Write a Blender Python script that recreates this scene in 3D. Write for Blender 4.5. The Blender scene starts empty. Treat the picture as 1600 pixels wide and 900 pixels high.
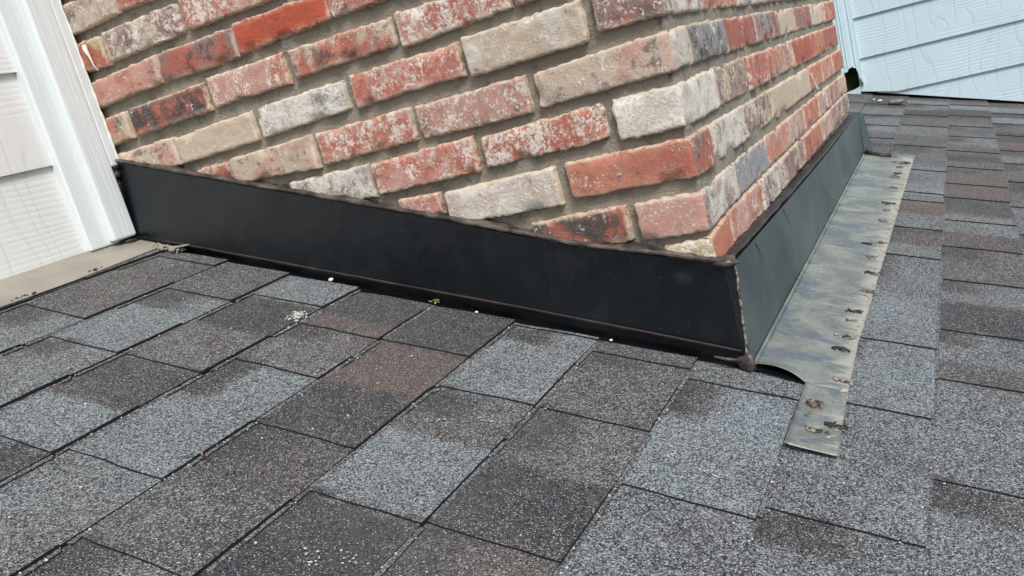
import bpy, math, random
import numpy as np
from mathutils import Vector, Matrix, noise
SC = bpy.context.scene
COL = SC.collection
rng = random.Random(11)

# ------------------------------------------------------------------ camera
cam = bpy.data.cameras.new('camera'); camo = bpy.data.objects.new('camera', cam); COL.objects.link(camo)
RM = [[0.8593113571481359, 0.4425216904614374, -0.2564342897262001], [-0.11610560710154669, -0.3195115763866583, -0.9404423642916635], [-0.49809986897790914, 0.8379062632693852, -0.2231806768027318]]
CP = [0.324791488883965, -1.0886347068501319, 0.31527011715002184]
camo.matrix_world = Matrix(((RM[0][0], -RM[1][0], -RM[2][0], CP[0]), (RM[0][1], -RM[1][1], -RM[2][1], CP[1]),
                            (RM[0][2], -RM[1][2], -RM[2][2], CP[2]), (0, 0, 0, 1)))
cam.sensor_width = 36.0; cam.lens = 1313.555110742242 / 1600 * 36
cam.clip_start = 0.02; cam.clip_end = 2000
SC.camera = camo
# ------------------------------------------------------------------ light
SUN_EL, SUN_AZ = math.radians(50), math.radians(-46)      # azimuth measured from +X
w = bpy.data.worlds.new('World'); SC.world = w; w.use_nodes = True
nt = w.node_tree; nt.nodes.clear()
sky = nt.nodes.new('ShaderNodeTexSky'); sky.sky_type = 'NISHITA'; sky.sun_disc = False
sky.sun_elevation = SUN_EL; sky.sun_rotation = math.pi/2 - SUN_AZ
sky.air_density = 1.0; sky.dust_density = 3.5; sky.ozone_density = 1.0
bg = nt.nodes.new('ShaderNodeBackground'); bg.inputs[1].default_value = 0.115
wo = nt.nodes.new('ShaderNodeOutputWorld')
nt.links.new(sky.outputs[0], bg.inputs[0]); nt.links.new(bg.outputs[0], wo.inputs[0])
sl = bpy.data.lights.new('sun', 'SUN'); sl.energy = 2.0; sl.angle = math.radians(17); sl.color = (1.0, 0.985, 0.955)
so = bpy.data.objects.new('sun', sl); COL.objects.link(so)
sd = Vector((math.cos(SUN_EL)*math.cos(SUN_AZ), math.cos(SUN_EL)*math.sin(SUN_AZ), math.sin(SUN_EL)))
so.rotation_euler = sd.to_track_quat('Z', 'Y').to_euler()
SC.view_settings.view_transform = 'Standard'; SC.view_settings.look = 'None'
SC.view_settings.exposure = 0.50; SC.view_settings.gamma = 1.0; SC.view_settings.use_curve_mapping = False

# ------------------------------------------------------------------ helpers
def nz(x, y, z=0.0): return noise.noise(Vector((x, y, z)))

class MB:
    def __init__(s): s.v = []; s.f = []; s.at = {}
    def add(s, vs, fs, **attrs):
        b = len(s.v); s.v.extend(vs); s.f.extend([tuple(i+b for i in f) for f in fs])
        for k, vals in attrs.items():
            lst = s.at.setdefault(k, [])
            while len(lst) < b: lst.append((0, 0, 0, 1))
            lst.extend(vals)
        return b
    def build(s, name, mat, parent=None, smooth=False):
        me = bpy.data.meshes.new(name); me.from_pydata(s.v, [], s.f)
        for k, vals in s.at.items():
            while len(vals) < len(s.v): vals.append((0, 0, 0, 1))
            a = me.attributes.new(k, 'FLOAT_COLOR', 'POINT')
            a.data.foreach_set('color', np.array(vals, dtype=np.float32).ravel())
        if smooth: me.polygons.foreach_set('use_smooth', [True]*len(me.polygons))
        me.materials.append(mat); me.update()
        o = bpy.data.objects.new(name, me); COL.objects.link(o)
        if parent is not None:
            o.parent = parent
            root = parent
            loc = Vector((0, 0, 0))
            while root is not None: loc += root.location; root = root.parent
            o.location = -loc
            if parent.type == 'MESH': o.location = (0, 0, 0)
        return o

def tag(o, label, cat, group=None, kind=None):
    if label: o['label'] = label
    if cat: o['category'] = cat
    if group: o['group'] = group
    if kind: o['kind'] = kind
    return o
def thing(name, loc, label, cat, group=None):
    o = bpy.data.objects.new(name, None); COL.objects.link(o); o.location = loc; o.empty_display_size = .05
    return tag(o, label, cat, group)

def grid_faces(nu, nv, flip=False):
    fs = []
    for i in range(nu-1):
        for j in range(nv-1):
            a, b, c, d = i*nv+j, (i+1)*nv+j, (i+1)*nv+j+1, i*nv+j+1
            fs.append((a, d, c, b) if flip else (a, b, c, d))
    return fs
def box(mb, x0, x1, y0, y1, z0, z1, **kw):
    vs = [(x, y, z) for x in (x0, x1) for y in (y0, y1) for z in (z0, z1)]
    fs = [(0, 1, 3, 2), (4, 6, 7, 5), (0, 4, 5, 1), (2, 3, 7, 6), (0, 2, 6, 4), (1, 5, 7, 3)]
    mb.add(vs, fs, **kw)
def tube(mb, pts, rad, seg=8, jit=0.0, fr=60, flat=1.0, close=True):
    """irregular tube along world points; rad may be a list"""
    P = [Vector(p) for p in pts]; vs = []; n = len(P)
    for i, p in enumerate(P):
        t = (P[min(i+1, n-1)] - P[max(i-1, 0)]).normalized()
        a = t.orthogonal().normalized() if abs(t.z) > .95 else t.cross(Vector((0, 0, 1))).normalized()
        b = t.cross(a)
        r = rad[i] if isinstance(rad, (list, tuple)) else rad
        for k in range(seg):
            th = 2*math.pi*k/seg
            q = p + (a*math.cos(th) + b*math.sin(th)*flat)*r
            if jit:
                q += (q-p)*(jit*(noise.noise(q*fr)*1.6 + noise.noise(q*fr*3)*.7))
            vs.append(tuple(q))
    fs = []
    for i in range(n-1):
        for k in range(seg):
            k2 = (k+1) % seg
            fs.append((i*seg+k, i*seg+k2, (i+1)*seg+k2, (i+1)*seg+k))
    if close:
        fs.append(tuple(range(seg-1, -1, -1))); fs.append(tuple((n-1)*seg+k for k in range(seg)))
    mb.add(vs, fs)
def blob(mb, c, rx, ry, rz, jit=.35, fr=60, seg=10):
    vs = []; fs = []
    for i in range(seg//2+1):
        ph = math.pi*i/(seg//2)
        for k in range(seg):
            th = 2*math.pi*k/seg
            d = Vector((math.sin(ph)*math.cos(th), math.sin(ph)*math.sin(th), math.cos(ph)))
            m = 1 + jit*noise.noise((Vector(c)+Vector((d.x*rx, d.y*ry, d.z*rz)))*fr)*1.8
            vs.append((c[0]+d.x*rx*m, c[1]+d.y*ry*m, c[2]+d.z*rz*m))
    for i in range(seg//2):
        for k in range(seg):
            k2 = (k+1) % seg
            fs.append((i*seg+k, (i+1)*seg+k, (i+1)*seg+k2, i*seg+k2))
    mb.add(vs, fs)

# roof coordinates: u down the slope, v = world Y, n = height above the deck plane
PH = math.radians(17.51); Z0 = -0.131; CPH, SPH = math.cos(PH), math.sin(PH)
def roof(u, v, n=0.0): return (u*CPH + n*SPH, v, Z0 - u*SPH + n*CPH)

# ------------------------------------------------------------------ materials
class NT:
    def __init__(s, name):
        s.m = bpy.data.materials.new(name); s.m.use_nodes = True; s.t = s.m.node_tree
        s.b = s.t.nodes['Principled BSDF']
    def n(s, typ, **kw):
        o = s.t.nodes.new(typ)
        for k, v in kw.items(): setattr(o, k, v)
        return o
    def l(s, a, b): s.t.links.new(a, b)
    def setin(s, node, idx, val):
        if hasattr(val, 'is_output') or isinstance(val, bpy.types.NodeSocket): s.l(val, node.inputs[idx])
        else: node.inputs[idx].default_value = val
    def math(s, op, a, b=0.0, clamp=False):
        o = s.n('ShaderNodeMath', operation=op, use_clamp=clamp); s.setin(o, 0, a); s.setin(o, 1, b); return o.outputs[0]
    def mix(s, f, a, b, blend='MIX'):
        o = s.n('ShaderNodeMix', data_type='RGBA', blend_type=blend); s.setin(o, 0, f)
        s.setin(o, 6, a if not isinstance(a, tuple) else (*a[:3], 1)); s.setin(o, 7, b if not isinstance(b, tuple) else (*b[:3], 1))
        return o.outputs[2]
    def step(s, x, lo, hi):
        o = s.n('ShaderNodeMapRange', interpolation_type='SMOOTHSTEP'); s.setin(o, 0, x); s.setin(o, 1, lo); s.setin(o, 2, hi)
        return o.outputs[0]
    def coord(s, scale=(1, 1, 1), off=None, rot=(0, 0, 0)):
        tc = s.n('ShaderNodeTexCoord'); mp = s.n('ShaderNodeMapping'); s.l(tc.outputs['Object'], mp.inputs[0])
        mp.inputs['Scale'].default_value = scale; mp.inputs['Rotation'].default_value = rot
        if off is not None: s.l(off, mp.inputs['Location'])
        return mp.outputs[0]
    def noise(s, vec, scale, detail=4, rough=.55, dist=0.0):
        o = s.n('ShaderNodeTexNoise'); s.l(vec, o.inputs['Vector']); o.inputs['Scale'].default_value = scale
        o.inputs['Detail'].default_value = detail; o.inputs['Roughness'].default_value = rough; o.inputs['Distortion'].default_value = dist
        return o.outputs[0]
    def vor(s, vec, scale, rand=1.0):
        o = s.n('ShaderNodeTexVoronoi'); s.l(vec, o.inputs['Vector']); o.inputs['Scale'].default_value = scale
        o.inputs['Randomness'].default_value = rand
        return o
    def bump(s, h, strength, dist, nrm=None):
        o = s.n('ShaderNodeBump'); s.setin(o, 'Height', h); o.inputs['Strength'].default_value = strength; o.inputs['Distance'].default_value = dist
        if nrm is not None: s.l(nrm, o.inputs['Normal'])
        return o.outputs[0]
    def attr(s, name): return s.n('ShaderNodeAttribute', attribute_name=name, attribute_type='GEOMETRY')
    def sep(s, c):
        o = s.n('ShaderNodeSeparateColor'); s.l(c, o.inputs[0]); return o.outputs
    def fin(s, col=None, rough=None, nrm=None, metal=None, spec=None):
        for k, v in (('Base Color', col), ('Roughness', rough), ('Normal', nrm), ('Metallic', metal), ('Specular IOR Level', spec)):
            if v is None: continue
            s.setin(s.b, k, (*v, 1) if isinstance(v, tuple) and len(v) == 3 else v)
        return s.m

def mat_shingle():
    t = NT('asphalt_granules'); c = t.coord()
    tone = t.sep(t.attr('tone').outputs['Color'])         # L (light share), R (rust share), D (cut asphalt edge)
    v = t.vor(c, 560); vc = t.sep(v.outputs['Color'])
    v2 = t.vor(c, 1000); v2c = t.sep(v2.outputs['Color'])
    clump = t.noise(c, 45, 3, .6)
    L = t.math('ADD', tone[0], t.math('MULTIPLY', t.math('SUBTRACT', clump, .5), .30))
    r = t.math('ADD', t.math('MULTIPLY', vc[0], .62), t.math('MULTIPLY', v2c[0], .38))
    lightf = t.step(t.math('SUBTRACT', L, t.math('ADD', t.math('MULTIPLY', r, .95), .06)), -.10, .10)
    dark = t.mix(vc[1], (.010, .011, .013), (.080, .087, .094))
    light = t.mix(vc[2], (.10, .135, .155), (.37, .435, .46))
    light = t.mix(t.step(tone[0], .35, .7), t.mix(vc[2], (.12, .125, .125), (.34, .34, .33)), light)
    rust = t.mix(v2c[1], (.125, .080, .068), (.26, .185, .155))
    col = t.mix(lightf, dark, light)
    rf = t.step(t.math('SUBTRACT', t.math('ADD', tone[1], t.math('MULTIPLY', t.math('SUBTRACT', clump, .5), .3)), v2c[2]), -.03, .05)
    col = t.mix(t.math('MULTIPLY', rf, .8), col, rust)
    fleck = t.math('GREATER_THAN', v2c[1], .978)
    col = t.mix(t.math('MULTIPLY', fleck, .85), col, (.60, .58, .53))
    big = t.noise(c, 5, 3); col = t.mix(t.math('MULTIPLY', t.step(big, .35, .75), .18), col, (.15, .155, .15))
    col = t.mix(tone[2], col, (.016, .016, .017))
    h = t.math('ADD', t.math('MULTIPLY', v.outputs['Distance'], -1.0), t.math('MULTIPLY', r, .5))
    return t.fin(col, .88, t.bump(h, .9, .0016), spec=.3)

def mat_brick():
    t = NT('reclaimed_brick')
    A = t.attr('ca').outputs['Color']; B = t.attr('cb').outputs['Color']; pa = t.attr('pr'); pr = t.sep(pa.outputs['Color'])
    edge = pa.outputs['Alpha']
    off = t.n('ShaderNodeCombineXYZ'); t.setin(off, 0, t.math('MULTIPLY', pr[2], 37.0)); t.setin(off, 1, t.math('MULTIPLY', pr[2], 19.0))
    c = t.coord(off=off.outputs[0])
    n1 = t.noise(c, 16, 6, .65, .3); n2 = t.noise(c, 85, 7, .78, .15); n3 = t.noise(c, 240, 5, .75); n4 = t.noise(c, 30, 4, .6)
    col = t.mix(t.step(t.math('ADD', n1, t.math('MULTIPLY', t.math('SUBTRACT', n2, .5), .5)), .44, .60), A, B)
    col = t.mix(t.math('MULTIPLY', t.step(n2, .35, .65), t.math('MULTIPLY', pr[0], .6)), col, (.60, .45, .39))
    col = t.mix(t.math('MULTIPLY', t.step(n3, .40, .7), .22), col, t.mix(.5, col, (.02, .015, .012)))
    # soot and manganese stains
    dk = t.step(t.math('ADD', t.math('ADD', t.math('MULTIPLY', n2, .75), t.math('MULTIPLY', n4, .45)), t.math('MULTIPLY', pr[1], .20)), .715, .80)
    col = t.mix(t.math('MULTIPLY', dk, .70), col, (.055, .050, .052))
    # lime and efflorescence left from its first wall
    e = t.math('ADD', t.math('ADD', t.math('MULTIPLY', n2, .62), t.math('MULTIPLY', t.noise(c, 26, 6, .68, .3), .5)), t.math('MULTIPLY', t.math('SUBTRACT', pr[0], .5), .30))
    e = t.math('ADD', e, t.math('MULTIPLY', t.math('SUBTRACT', n3, .5), .55))
    ef = t.step(e, .585, .665)
    col = t.mix(t.math('MULTIPLY', ef, .80), col, (.80, .76, .69))
    pit = t.step(t.math('ADD', n3, t.math('MULTIPLY', n2, .5)), .60, .52)
    col = t.mix(t.math('MULTIPLY', pit, .30), col, (.10, .07, .055))
    ee = t.math('MULTIPLY', t.math('MULTIPLY', edge, t.step(n2, .40, .52)), .80)
    col = t.mix(ee, col, (.66, .57, .44))
    h = t.math('ADD', t.math('MULTIPLY', n2, 1.0), t.math('MULTIPLY', n3, .55)); h = t.math('ADD', h, t.math('MULTIPLY', ef, .08))
    return t.fin(col, .9, t.bump(h, .9, .0034), spec=.25)

def mat_mortar():
    t = NT('lime_mortar'); c = t.coord()
    n1 = t.noise(c, 9, 4); n2 = t.noise(c, 260, 4, .7); n3 = t.noise(c, 45, 5, .65)
    col = t.mix(n1, (.20, .180, .145), (.36, .325, .265)); col = t.mix(t.math('MULTIPLY', t.step(n2, .3, .75), .4), col, (.42, .39, .33))
    cr = t.noise(t.coord(), 5.5, 5, .7, 1.2)
    col = t.mix(t.math('MULTIPLY', t.step(cr, .52, .66), .45), col, (.13, .12, .105))
    col = t.mix(t.math('MULTIPLY', t.step(n3, .54, .70), .5), col, (.09, .08, .07))
    return t.fin(col, .95, t.bump(t.math('ADD', n2, t.math('MULTIPLY', n3, 1.6)), 1.0, .004), spec=.2)

def mat_black(name, base, haze, rough, rusty=0.0):
    t = NT(name); c = t.coord()
    n1 = t.noise(c, 3.5, 4, .6, .5); n2 = t.noise(c, 26, 5, .6); sp = t.vor(c, 190); spc = t.sep(sp.outputs['Color'])
    st = t.noise(t.coord((30, 30, 1.6)), 1.6, 4, .6)
    col = t.mix(t.step(n1, .35, .7), base, haze)
    col = t.mix(t.math('MULTIPLY', t.step(st, .5, .78), .14), col, tuple(min(1, x*1.7+.008) for x in haze))
    col = t.mix(t.math('MULTIPLY', t.step(t.noise(c, 4.2, 5, .65, 1.0), .55, .75), .35), col, (.030, .026, .022))
    fl = t.math('MULTIPLY', t.math('GREATER_THAN', spc[0], .90), t.math('LESS_THAN', sp.outputs['Distance'], .13))
    col = t.mix(t.math('MULTIPLY', fl, .5), col, (.17, .17, .16))
    if rusty: col = t.mix(t.math('MULTIPLY', t.step(n2, .4, .62), rusty), col, (.085, .052, .038))
    r = t.math('ADD', t.math('ADD', t.math('MULTIPLY', n1, .20), t.math('MULTIPLY', t.step(n2, .4, .7), .10)), rough)
    return t.fin(col, r, t.bump(t.math('ADD', t.math('MULTIPLY', n1, 3), t.math('MULTIPLY', n2, .25)), .25, .004), spec=.5)

def mat_galv():
    t = NT('weathered_galvanized_steel'); 
    c = t.coord(); cs = t.coord((9, 55, 9)); 
    n1 = t.noise(cs, 1.0, 5, .6, .7); n2 = t.noise(c, 14, 5, .6, .4); n3 = t.noise(c, 120, 6, .75); n4 = t.noise(t.coord((11, 20, 11)), 1.0, 6, .55, .6)
    col = t.mix(t.step(n2, .35, .68), (.165, .185, .170), (.29, .315, .285))
    col = t.mix(t.math('MULTIPLY', t.step(n4, .525, .575), .75), col, (.125, .155, .19))
    col = t.mix(t.math('MULTIPLY', t.step(n1, .56, .72), .5), col, (.46, .47, .41))
    col = t.mix(t.math('MULTIPLY', t.step(n3, .52, .66), .40), col, (.08, .085, .075))
    col = t.mix(t.math('MULTIPLY', t.step(n3, .46, .36), .35), col, (.42, .43, .38))
    wr = t.sep(t.attr('wear').outputs['Color'])[0]; n5 = t.noise(t.coord((16, 60, 16)), 1.0, 5, .65, .5)
    col = t.mix(t.math('MULTIPLY', t.step(t.math('ADD', t.math('MULTIPLY', wr, .45), n5), .70, .95), .8), col, (.46, .44, .36))
    r = t.math('ADD', t.math('MULTIPLY', n2, .3), .30)
    return t.fin(col, r, t.bump(t.math('ADD', t.math('MULTIPLY', n1, 2.0), n3), .35, .0018), metal=.35, spec=.5)

def mat_siding(name, base, axis, lo):
    """embossed cedar-grain fibre cement: grain lines run along the board, short checks run across"""
    t = NT(name)
    def sc(a, z): return (a, 1.0, z) if axis == 'X' else (1.0, a, z)
    # grain lines: z warped by slow noise, one ridge every few millimetres
    base_v = t.coord((1, 1, 1)); xyz = t.n('ShaderNodeSeparateXYZ'); t.l(base_v, xyz.inputs[0])
    along, up = xyz.outputs[0 if axis == 'X' else 1], xyz.outputs[2]
    wz = t.noise(t.coord(sc(5, 9)), 1.0, 2, .4); wx = t.noise(t.coord(sc(10, 3)), 1.0, 2, .4)
    gph = t.math('ADD', t.math('MULTIPLY', up, lo[0]), t.math('MULTIPLY', wz, 8.0))
    wv = t.math('POWER', t.math('ABSOLUTE', t.math('SINE', gph)), 5.0)
    cph = t.math('ADD', t.math('MULTIPLY', along, lo[1]), t.math('MULTIPLY', wx, 12.0))
    cl = t.math('MULTIPLY', t.math('POWER', t.math('ABSOLUTE', t.math('SINE', cph)), 40.0), t.step(t.noise(t.coord(sc(9, 4)), 1.0, 2), .40, .50))
    mask = t.step(t.noise(t.coord(sc(4, 11)), 1.0, 3), .44, .56)
    g2 = t.noise(t.coord(sc(3, 190)), 1.0, 2, .5, .8)
    h = t.math('ADD', t.math('MULTIPLY', t.math('MULTIPLY', wv, mask), -.55), t.math('MULTIPLY', g2, .30))
    h = t.math('SUBTRACT', h, t.math('MULTIPLY', cl, .8))
    c = t.coord(); d = t.noise(c, 5, 4)
    col = t.mix(t.math('MULTIPLY', t.step(d, .4, .75), .35), base, tuple(x*.86 for x in base))
    col = t.mix(t.math('MULTIPLY', cl, .18), col, tuple(x*.6 for x in base))
    return t.fin(col, .42, t.bump(h, .7, lo[2]), spec=.4)

def mat_trim(name, base):
    t = NT(name)
    g = t.noise(t.coord((260, 260, 5)), 1.0, 4, .65, .4); g2 = t.noise(t.coord((70, 70, 2.2)), 1.0, 3, .5, .8)
    h = t.math('ADD', g, t.math('MULTIPLY', g2, 1.2)); c = t.coord()
    dn = t.step(g, .55, .75)
    col = t.mix(t.math('MULTIPLY', dn, .25), base, tuple(x*.60 for x in base))
    col = t.mix(t.math('MULTIPLY', t.step(t.noise(c, 9, 4), .5, .8), .25), col, (.55, .56, .50))
    return t.fin(col, .40, t.bump(h, .6, .0018), spec=.4)

def mat_simple(name, a, b, scale=40, rough=.7, bump=.5, dist=.002, spec=.4, detail=4):
    t = NT(name); c = t.coord(); n = t.noise(c, scale, detail, .6); n2 = t.noise(c, scale*4, 3)
    return t.fin(t.mix(t.step(n, .35, .65), a, b), rough, t.bump(t.math('ADD', n, t.math('MULTIPLY', n2, .4)), bump, dist), spec=spec)

M_SH = mat_shingle(); M_BR = mat_brick(); M_MO = mat_mortar()
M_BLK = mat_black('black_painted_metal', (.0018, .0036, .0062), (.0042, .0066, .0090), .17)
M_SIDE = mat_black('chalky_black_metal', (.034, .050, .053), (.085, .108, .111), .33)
M_HEM = mat_black('hem_metal', (.007, .006, .006), (.016, .012, .010), .5, .35)
M_GAL = mat_galv()
M_LS = mat_siding('white_painted_siding', (.66, .68, .67), 'Y', (300.0, 80.0, .0006)); M_LT = mat_trim('white_painted_trim', (.68, .74, .76))
M_FS = mat_siding('sky_tinted_siding', (.50, .635, .70), 'X', (230.0, 60.0, .0011)); M_FT = mat_trim('sky_tinted_trim', (.54, .70, .77))  # blue of the sky light on this wall is put into both base colours
M_SEAL = mat_simple('smeared_brown_sealant', (.020, .018, .017), (.115, .092, .076), 26, .38, .8, .0025, .5)
M_TAR = mat_simple('black_roof_tar', (.010, .010, .010), (.035, .030, .027), 60, .45, 1.0, .003, .5)
M_APR = mat_simple('weathered_apron_metal', (.22, .21, .175), (.30, .285, .24), 7, .55, .3, .001, .35, 6)
M_CAULK = mat_simple('white_caulk', (.62, .62, .58), (.78, .78, .74), 60, .6, .8, .002)
M_BROWN = mat_simple('dry_leaf', (.05, .042, .036), (.19, .14, .105), 140, .8)
M_YEL = mat_simple('dry_moss', (.22, .19, .05), (.38, .33, .14), 120, .9)
M_STONE = mat_simple('grey_stone', (.14, .14, .14), (.24, .23, .22), 50, .9)
M_DECK = mat_simple('roof_deck_board', (.05, .045, .04), (.08, .07, .06), 20, .9)
M_GRASS = mat_simple('lawn', (.035, .06, .02), (.06, .09, .03), .4, .95)
M_DARK = mat_simple('dark_green_cavity', (.010, .016, .004), (.035, .05, .012), 12, .9)

# ------------------------------------------------------------------ ground (far below the eaves)
g = MB(); g.add([(-400, -400, -3.6), (400, -400, -3.6), (400, 400, -3.6), (-400, 400, -3.6)], [(0, 1, 2, 3)])
tag(g.build('ground', M_GRASS), 'lawn far below the roof edge', None, kind='structure')

# ------------------------------------------------------------------ roof
ROOFT = thing('shingle_roof', roof(0.6, 0, 0), 'sloping roof of mottled grey, blue-grey and brown laminated asphalt shingles', 'roof')
A_ = (.60, .02); AM = (.53, .06); BP = (.54, .05); B_ = (.42, .05); BW = (.42, .09); C_ = (.25, .02); D_ = (.37, .13); DL = (.46, .13); E_ = (.30, .46); K_ = (.29, .07)
BUTT = {0: -1.068, 1: -.925, 2: -.781, 3: -.634, 4: -.488, 5: -.342, 6: -.203, 7: -.057, 8: .090, 9: .244, 10: .387}
for k in range(11, 24): BUTT[k] = BUTT[10] + .1465*(k-10)
for k in (-1, -2): BUTT[k] = BUTT[0] + .1465*k
# near edge of each raised tab, and its far end (None: to the next one)
DEDGE = {1: [-.61, -.317, -.05], 2: [-.86, -.58, -.380, -.160], 3: [-.86, -.590, -.370, -.113], 4: [-.84, -.572, -.310, -.171],
         5: [-.94, -.672, -.429, -.161], 6: [-.77, -.511, -.246], 7: [-.75, -.500, -.237], 8: [-.61, -.350, -.075],
         9: [-.58, -.320, -.048, .177, .624, .832, 1.08, 1.168, 1.44, 1.80, 2.2, 2.45], 10: [-.44, -.182, .087, .273, .523, .738, .948, 1.165, 1.324, 1.54, 1.79, 2.05]}
TONES = {1: [(-.317, A_), (9, BW)], 2: [(-.60, K_), (-.38, AM), (-.16, A_), (9, B_)],
         3: [(-.59, C_), (-.49, A_), (-.37, K_), (-.24, DL), (-.115, C_), (9, A_)],
         4: [(-.573, AM), (-.31, A_), (-.17, DL), (-.125, (.32, .42)), (9, C_)],
         5: [(-.672, AM), (-.54, B_), (-.429, D_), (-.305, C_), (-.162, E_), (9, C_)],
         6: [(-.511, (.17, .04)), (-.362, A_), (-.246, BW), (9, A_)], 7: [(-.50, (.34, .32)), (-.372, C_), (-.237, DL), (9, B_)],
         8: [(-.35, AM), (-.25, A_), (-.075, A_), (9, BP)],
         9: [(-.32, AM), (-.048, BP), (.177, A_), (.40, A_), (.55, BP), (.70, BP), (.80, (.35, .26)), (.832, C_)],
         10: [(-.182, AM), (.087, BP), (.15, D_), (.273, AM), (.40, C_), (.523, AM), (.738, B_), (.84, (.35, .26))]}
PAL = [A_, AM, BP, B_, BW, C_, D_, DL, E_, K_, C_, B_]
def course_layout(k):
    r = random.Random(k*31+7)
    ed = list(DEDGE.get(k, []))
    if not ed: ed = [-2.7 + r.random()*.2]
    while ed[0] > -2.7: ed.insert(0, ed[0] - .22 - r.random()*.10)
    while ed[-1] < 3.0: ed.append(ed[-1] + .18 + r.random()*.14)
    tabs = []
    for i, e in enumerate(ed):
        nx = ed[i+1] if i+1 < len(ed) else e+.25
        tabs.append((e, e + (nx-e)*(.52 + .16*r.random())))
    tn = list(TONES.get(k, []))
    if tn and tn[-1][0] == 9: tn = tn[:-1] + [(1.2, tn[-1][1])]
    lo = -2.8; pre = []
    if tn:
        x = tn[0][0]
        # nearer than the photographed part
        segs = []; y = -2.8
        while y < x-.25: y += .10+.16*r.random(); segs.append((min(y, x-.2), PAL[r.randrange(len(PAL))]))
        tn = segs + tn
    else: y = -2.8
    y = tn[-1][0] if tn else -2.8
    while y < 3.1: y += .08 + .14*r.random(); tn.append((y, PAL[r.randrange(len(PAL))]))
    return tabs, tn
def tone_at(k, tabs, tn, u, v, f):
    j = .010*nz(u*22, v*22, k) + .004*nz(u*90, v*90, k)
    w_ = .007; L = R = 0; lo = -9
    for i, (hi, t) in enumerate(tn):
        if v+j < hi:
            L, R = t
            if i+1 < len(tn) and hi-(v+j) < w_ and tn[i+1][1] != t and hi < 8:
                q = .5*(1-(hi-(v+j))/w_); L = L*(1-q)+tn[i+1][1][0]*q; R = R*(1-q)+tn[i+1][1][1]*q
            break
    # shade band printed at the head of the recessed part
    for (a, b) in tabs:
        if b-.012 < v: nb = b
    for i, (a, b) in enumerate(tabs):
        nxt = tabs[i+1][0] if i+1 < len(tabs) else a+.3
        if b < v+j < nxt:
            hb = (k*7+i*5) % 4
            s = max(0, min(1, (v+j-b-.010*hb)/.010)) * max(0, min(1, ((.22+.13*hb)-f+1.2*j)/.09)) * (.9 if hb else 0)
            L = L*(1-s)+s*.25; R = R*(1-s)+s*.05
    return (max(0, min(1, L + .07*nz(u*9, v*9, 3))), R, 0, 1)
sh = MB()
def surf_n(raised, f): return (.0030+.0048*f) if raised else (.0008+.0044*f)
def shingle_patch(k, v0, v1, raised, tabs, tn, umin=None):
    ut, ub = BUTT[k-1]-.03, BUTT[k]
    near = v0 < .9
    nu = 9 if near else 6; nv = max(2, int((v1-v0)/(.012 if near else .03))+1)
    wdt = ub-BUTT[k-1]
    vs = []; at = []
    us = [BUTT[k-1]-.03] + [BUTT[k-1] + wdt*i/(nu-2) for i in range(nu-1)]
    if umin is not None: us = [max(umin, x) for x in us]
    for i, u in enumerate(us):
        f = (u-BUTT[k-1])/wdt
        for j in range(nv):
            v = v0+(v1-v0)*j/(nv-1)
            uu, vv = u, v
            if i == len(us)-1: uu += .0012*nz(v*60, k) + .0025*nz(v*4, k*3.1) + (.0008 if raised else 0)
            if j in (0, nv-1): vv += .0013*nz(u*120, k, v0) + .0022*nz(u*14, k, v0)
            n = surf_n(raised, f) + .0008*nz(uu*7, vv*7, 5)*max(0, f) + (.0016*max(0, nz(v*3.3, k*1.7))*max(0, f)**2)
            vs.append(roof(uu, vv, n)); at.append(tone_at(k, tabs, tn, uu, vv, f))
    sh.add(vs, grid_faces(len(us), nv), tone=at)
    E = (0, 0, 1, 1)
    # butt edge, and the two side edges
    last = [vs[(len(us)-1)*nv+j] for j in range(nv)]
    def drop(p, d): return (p[0]-SPH*d, p[1], p[2]-CPH*d)
    d = surf_n(raised, 1) + .0005
    top = last; ev = []; ea = []
    for p in top: ev += [p, drop(p, d*.45), drop((p[0]-.0008, p[1], p[2]), d)]; ea += [(.12, .05, .75, 1), E, E]
    sh.add(ev, [q for j in range(nv-1) for q in ((j*3, j*3+1, j*3+4, j*3+3), (j*3+1, j*3+2, j*3+5, j*3+4))], tone=ea)
    if random.Random(k*13+int(v0*100)).random() < (1.1 if v0 < 0 else .6) and umin is None:
        a0 = .15*random.Random(int(v0*999)).random(); vs2 = []; at2 = []
        m_ = max(2, int(nv*(1-a0)))
        for j in range(m_):
            v = v1-(v1-v0)*(1-a0)*j/(m_-1); u = ub + .0012*nz(v*60, k) + .0025*nz(v*4, k*3.1); wl = .0055+.0015*nz(v*20, k)
            for (uu, n) in ((u-.004, .0036), (u+wl, .0034), (u+wl, .0010)): vs2.append(roof(uu, v, n))
            at2 += [(.6, .1, 0, 1), (.5, .1, .2, 1), E]
        sh.add(vs2, grid_faces(m_, 3), tone=at2)
    for side in (0, nv-1):
        col = [vs[i*nv+side] for i in range(len(us))]; dd = .0048 if raised else .003
        sh.add([q for p in col for q in (p, drop(p, dd))], [(2*i, 2*i+1, 2*i+3, 2*i+2) for i in range(len(us)-1)], tone=[E]*(2*len(us)))
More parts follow.
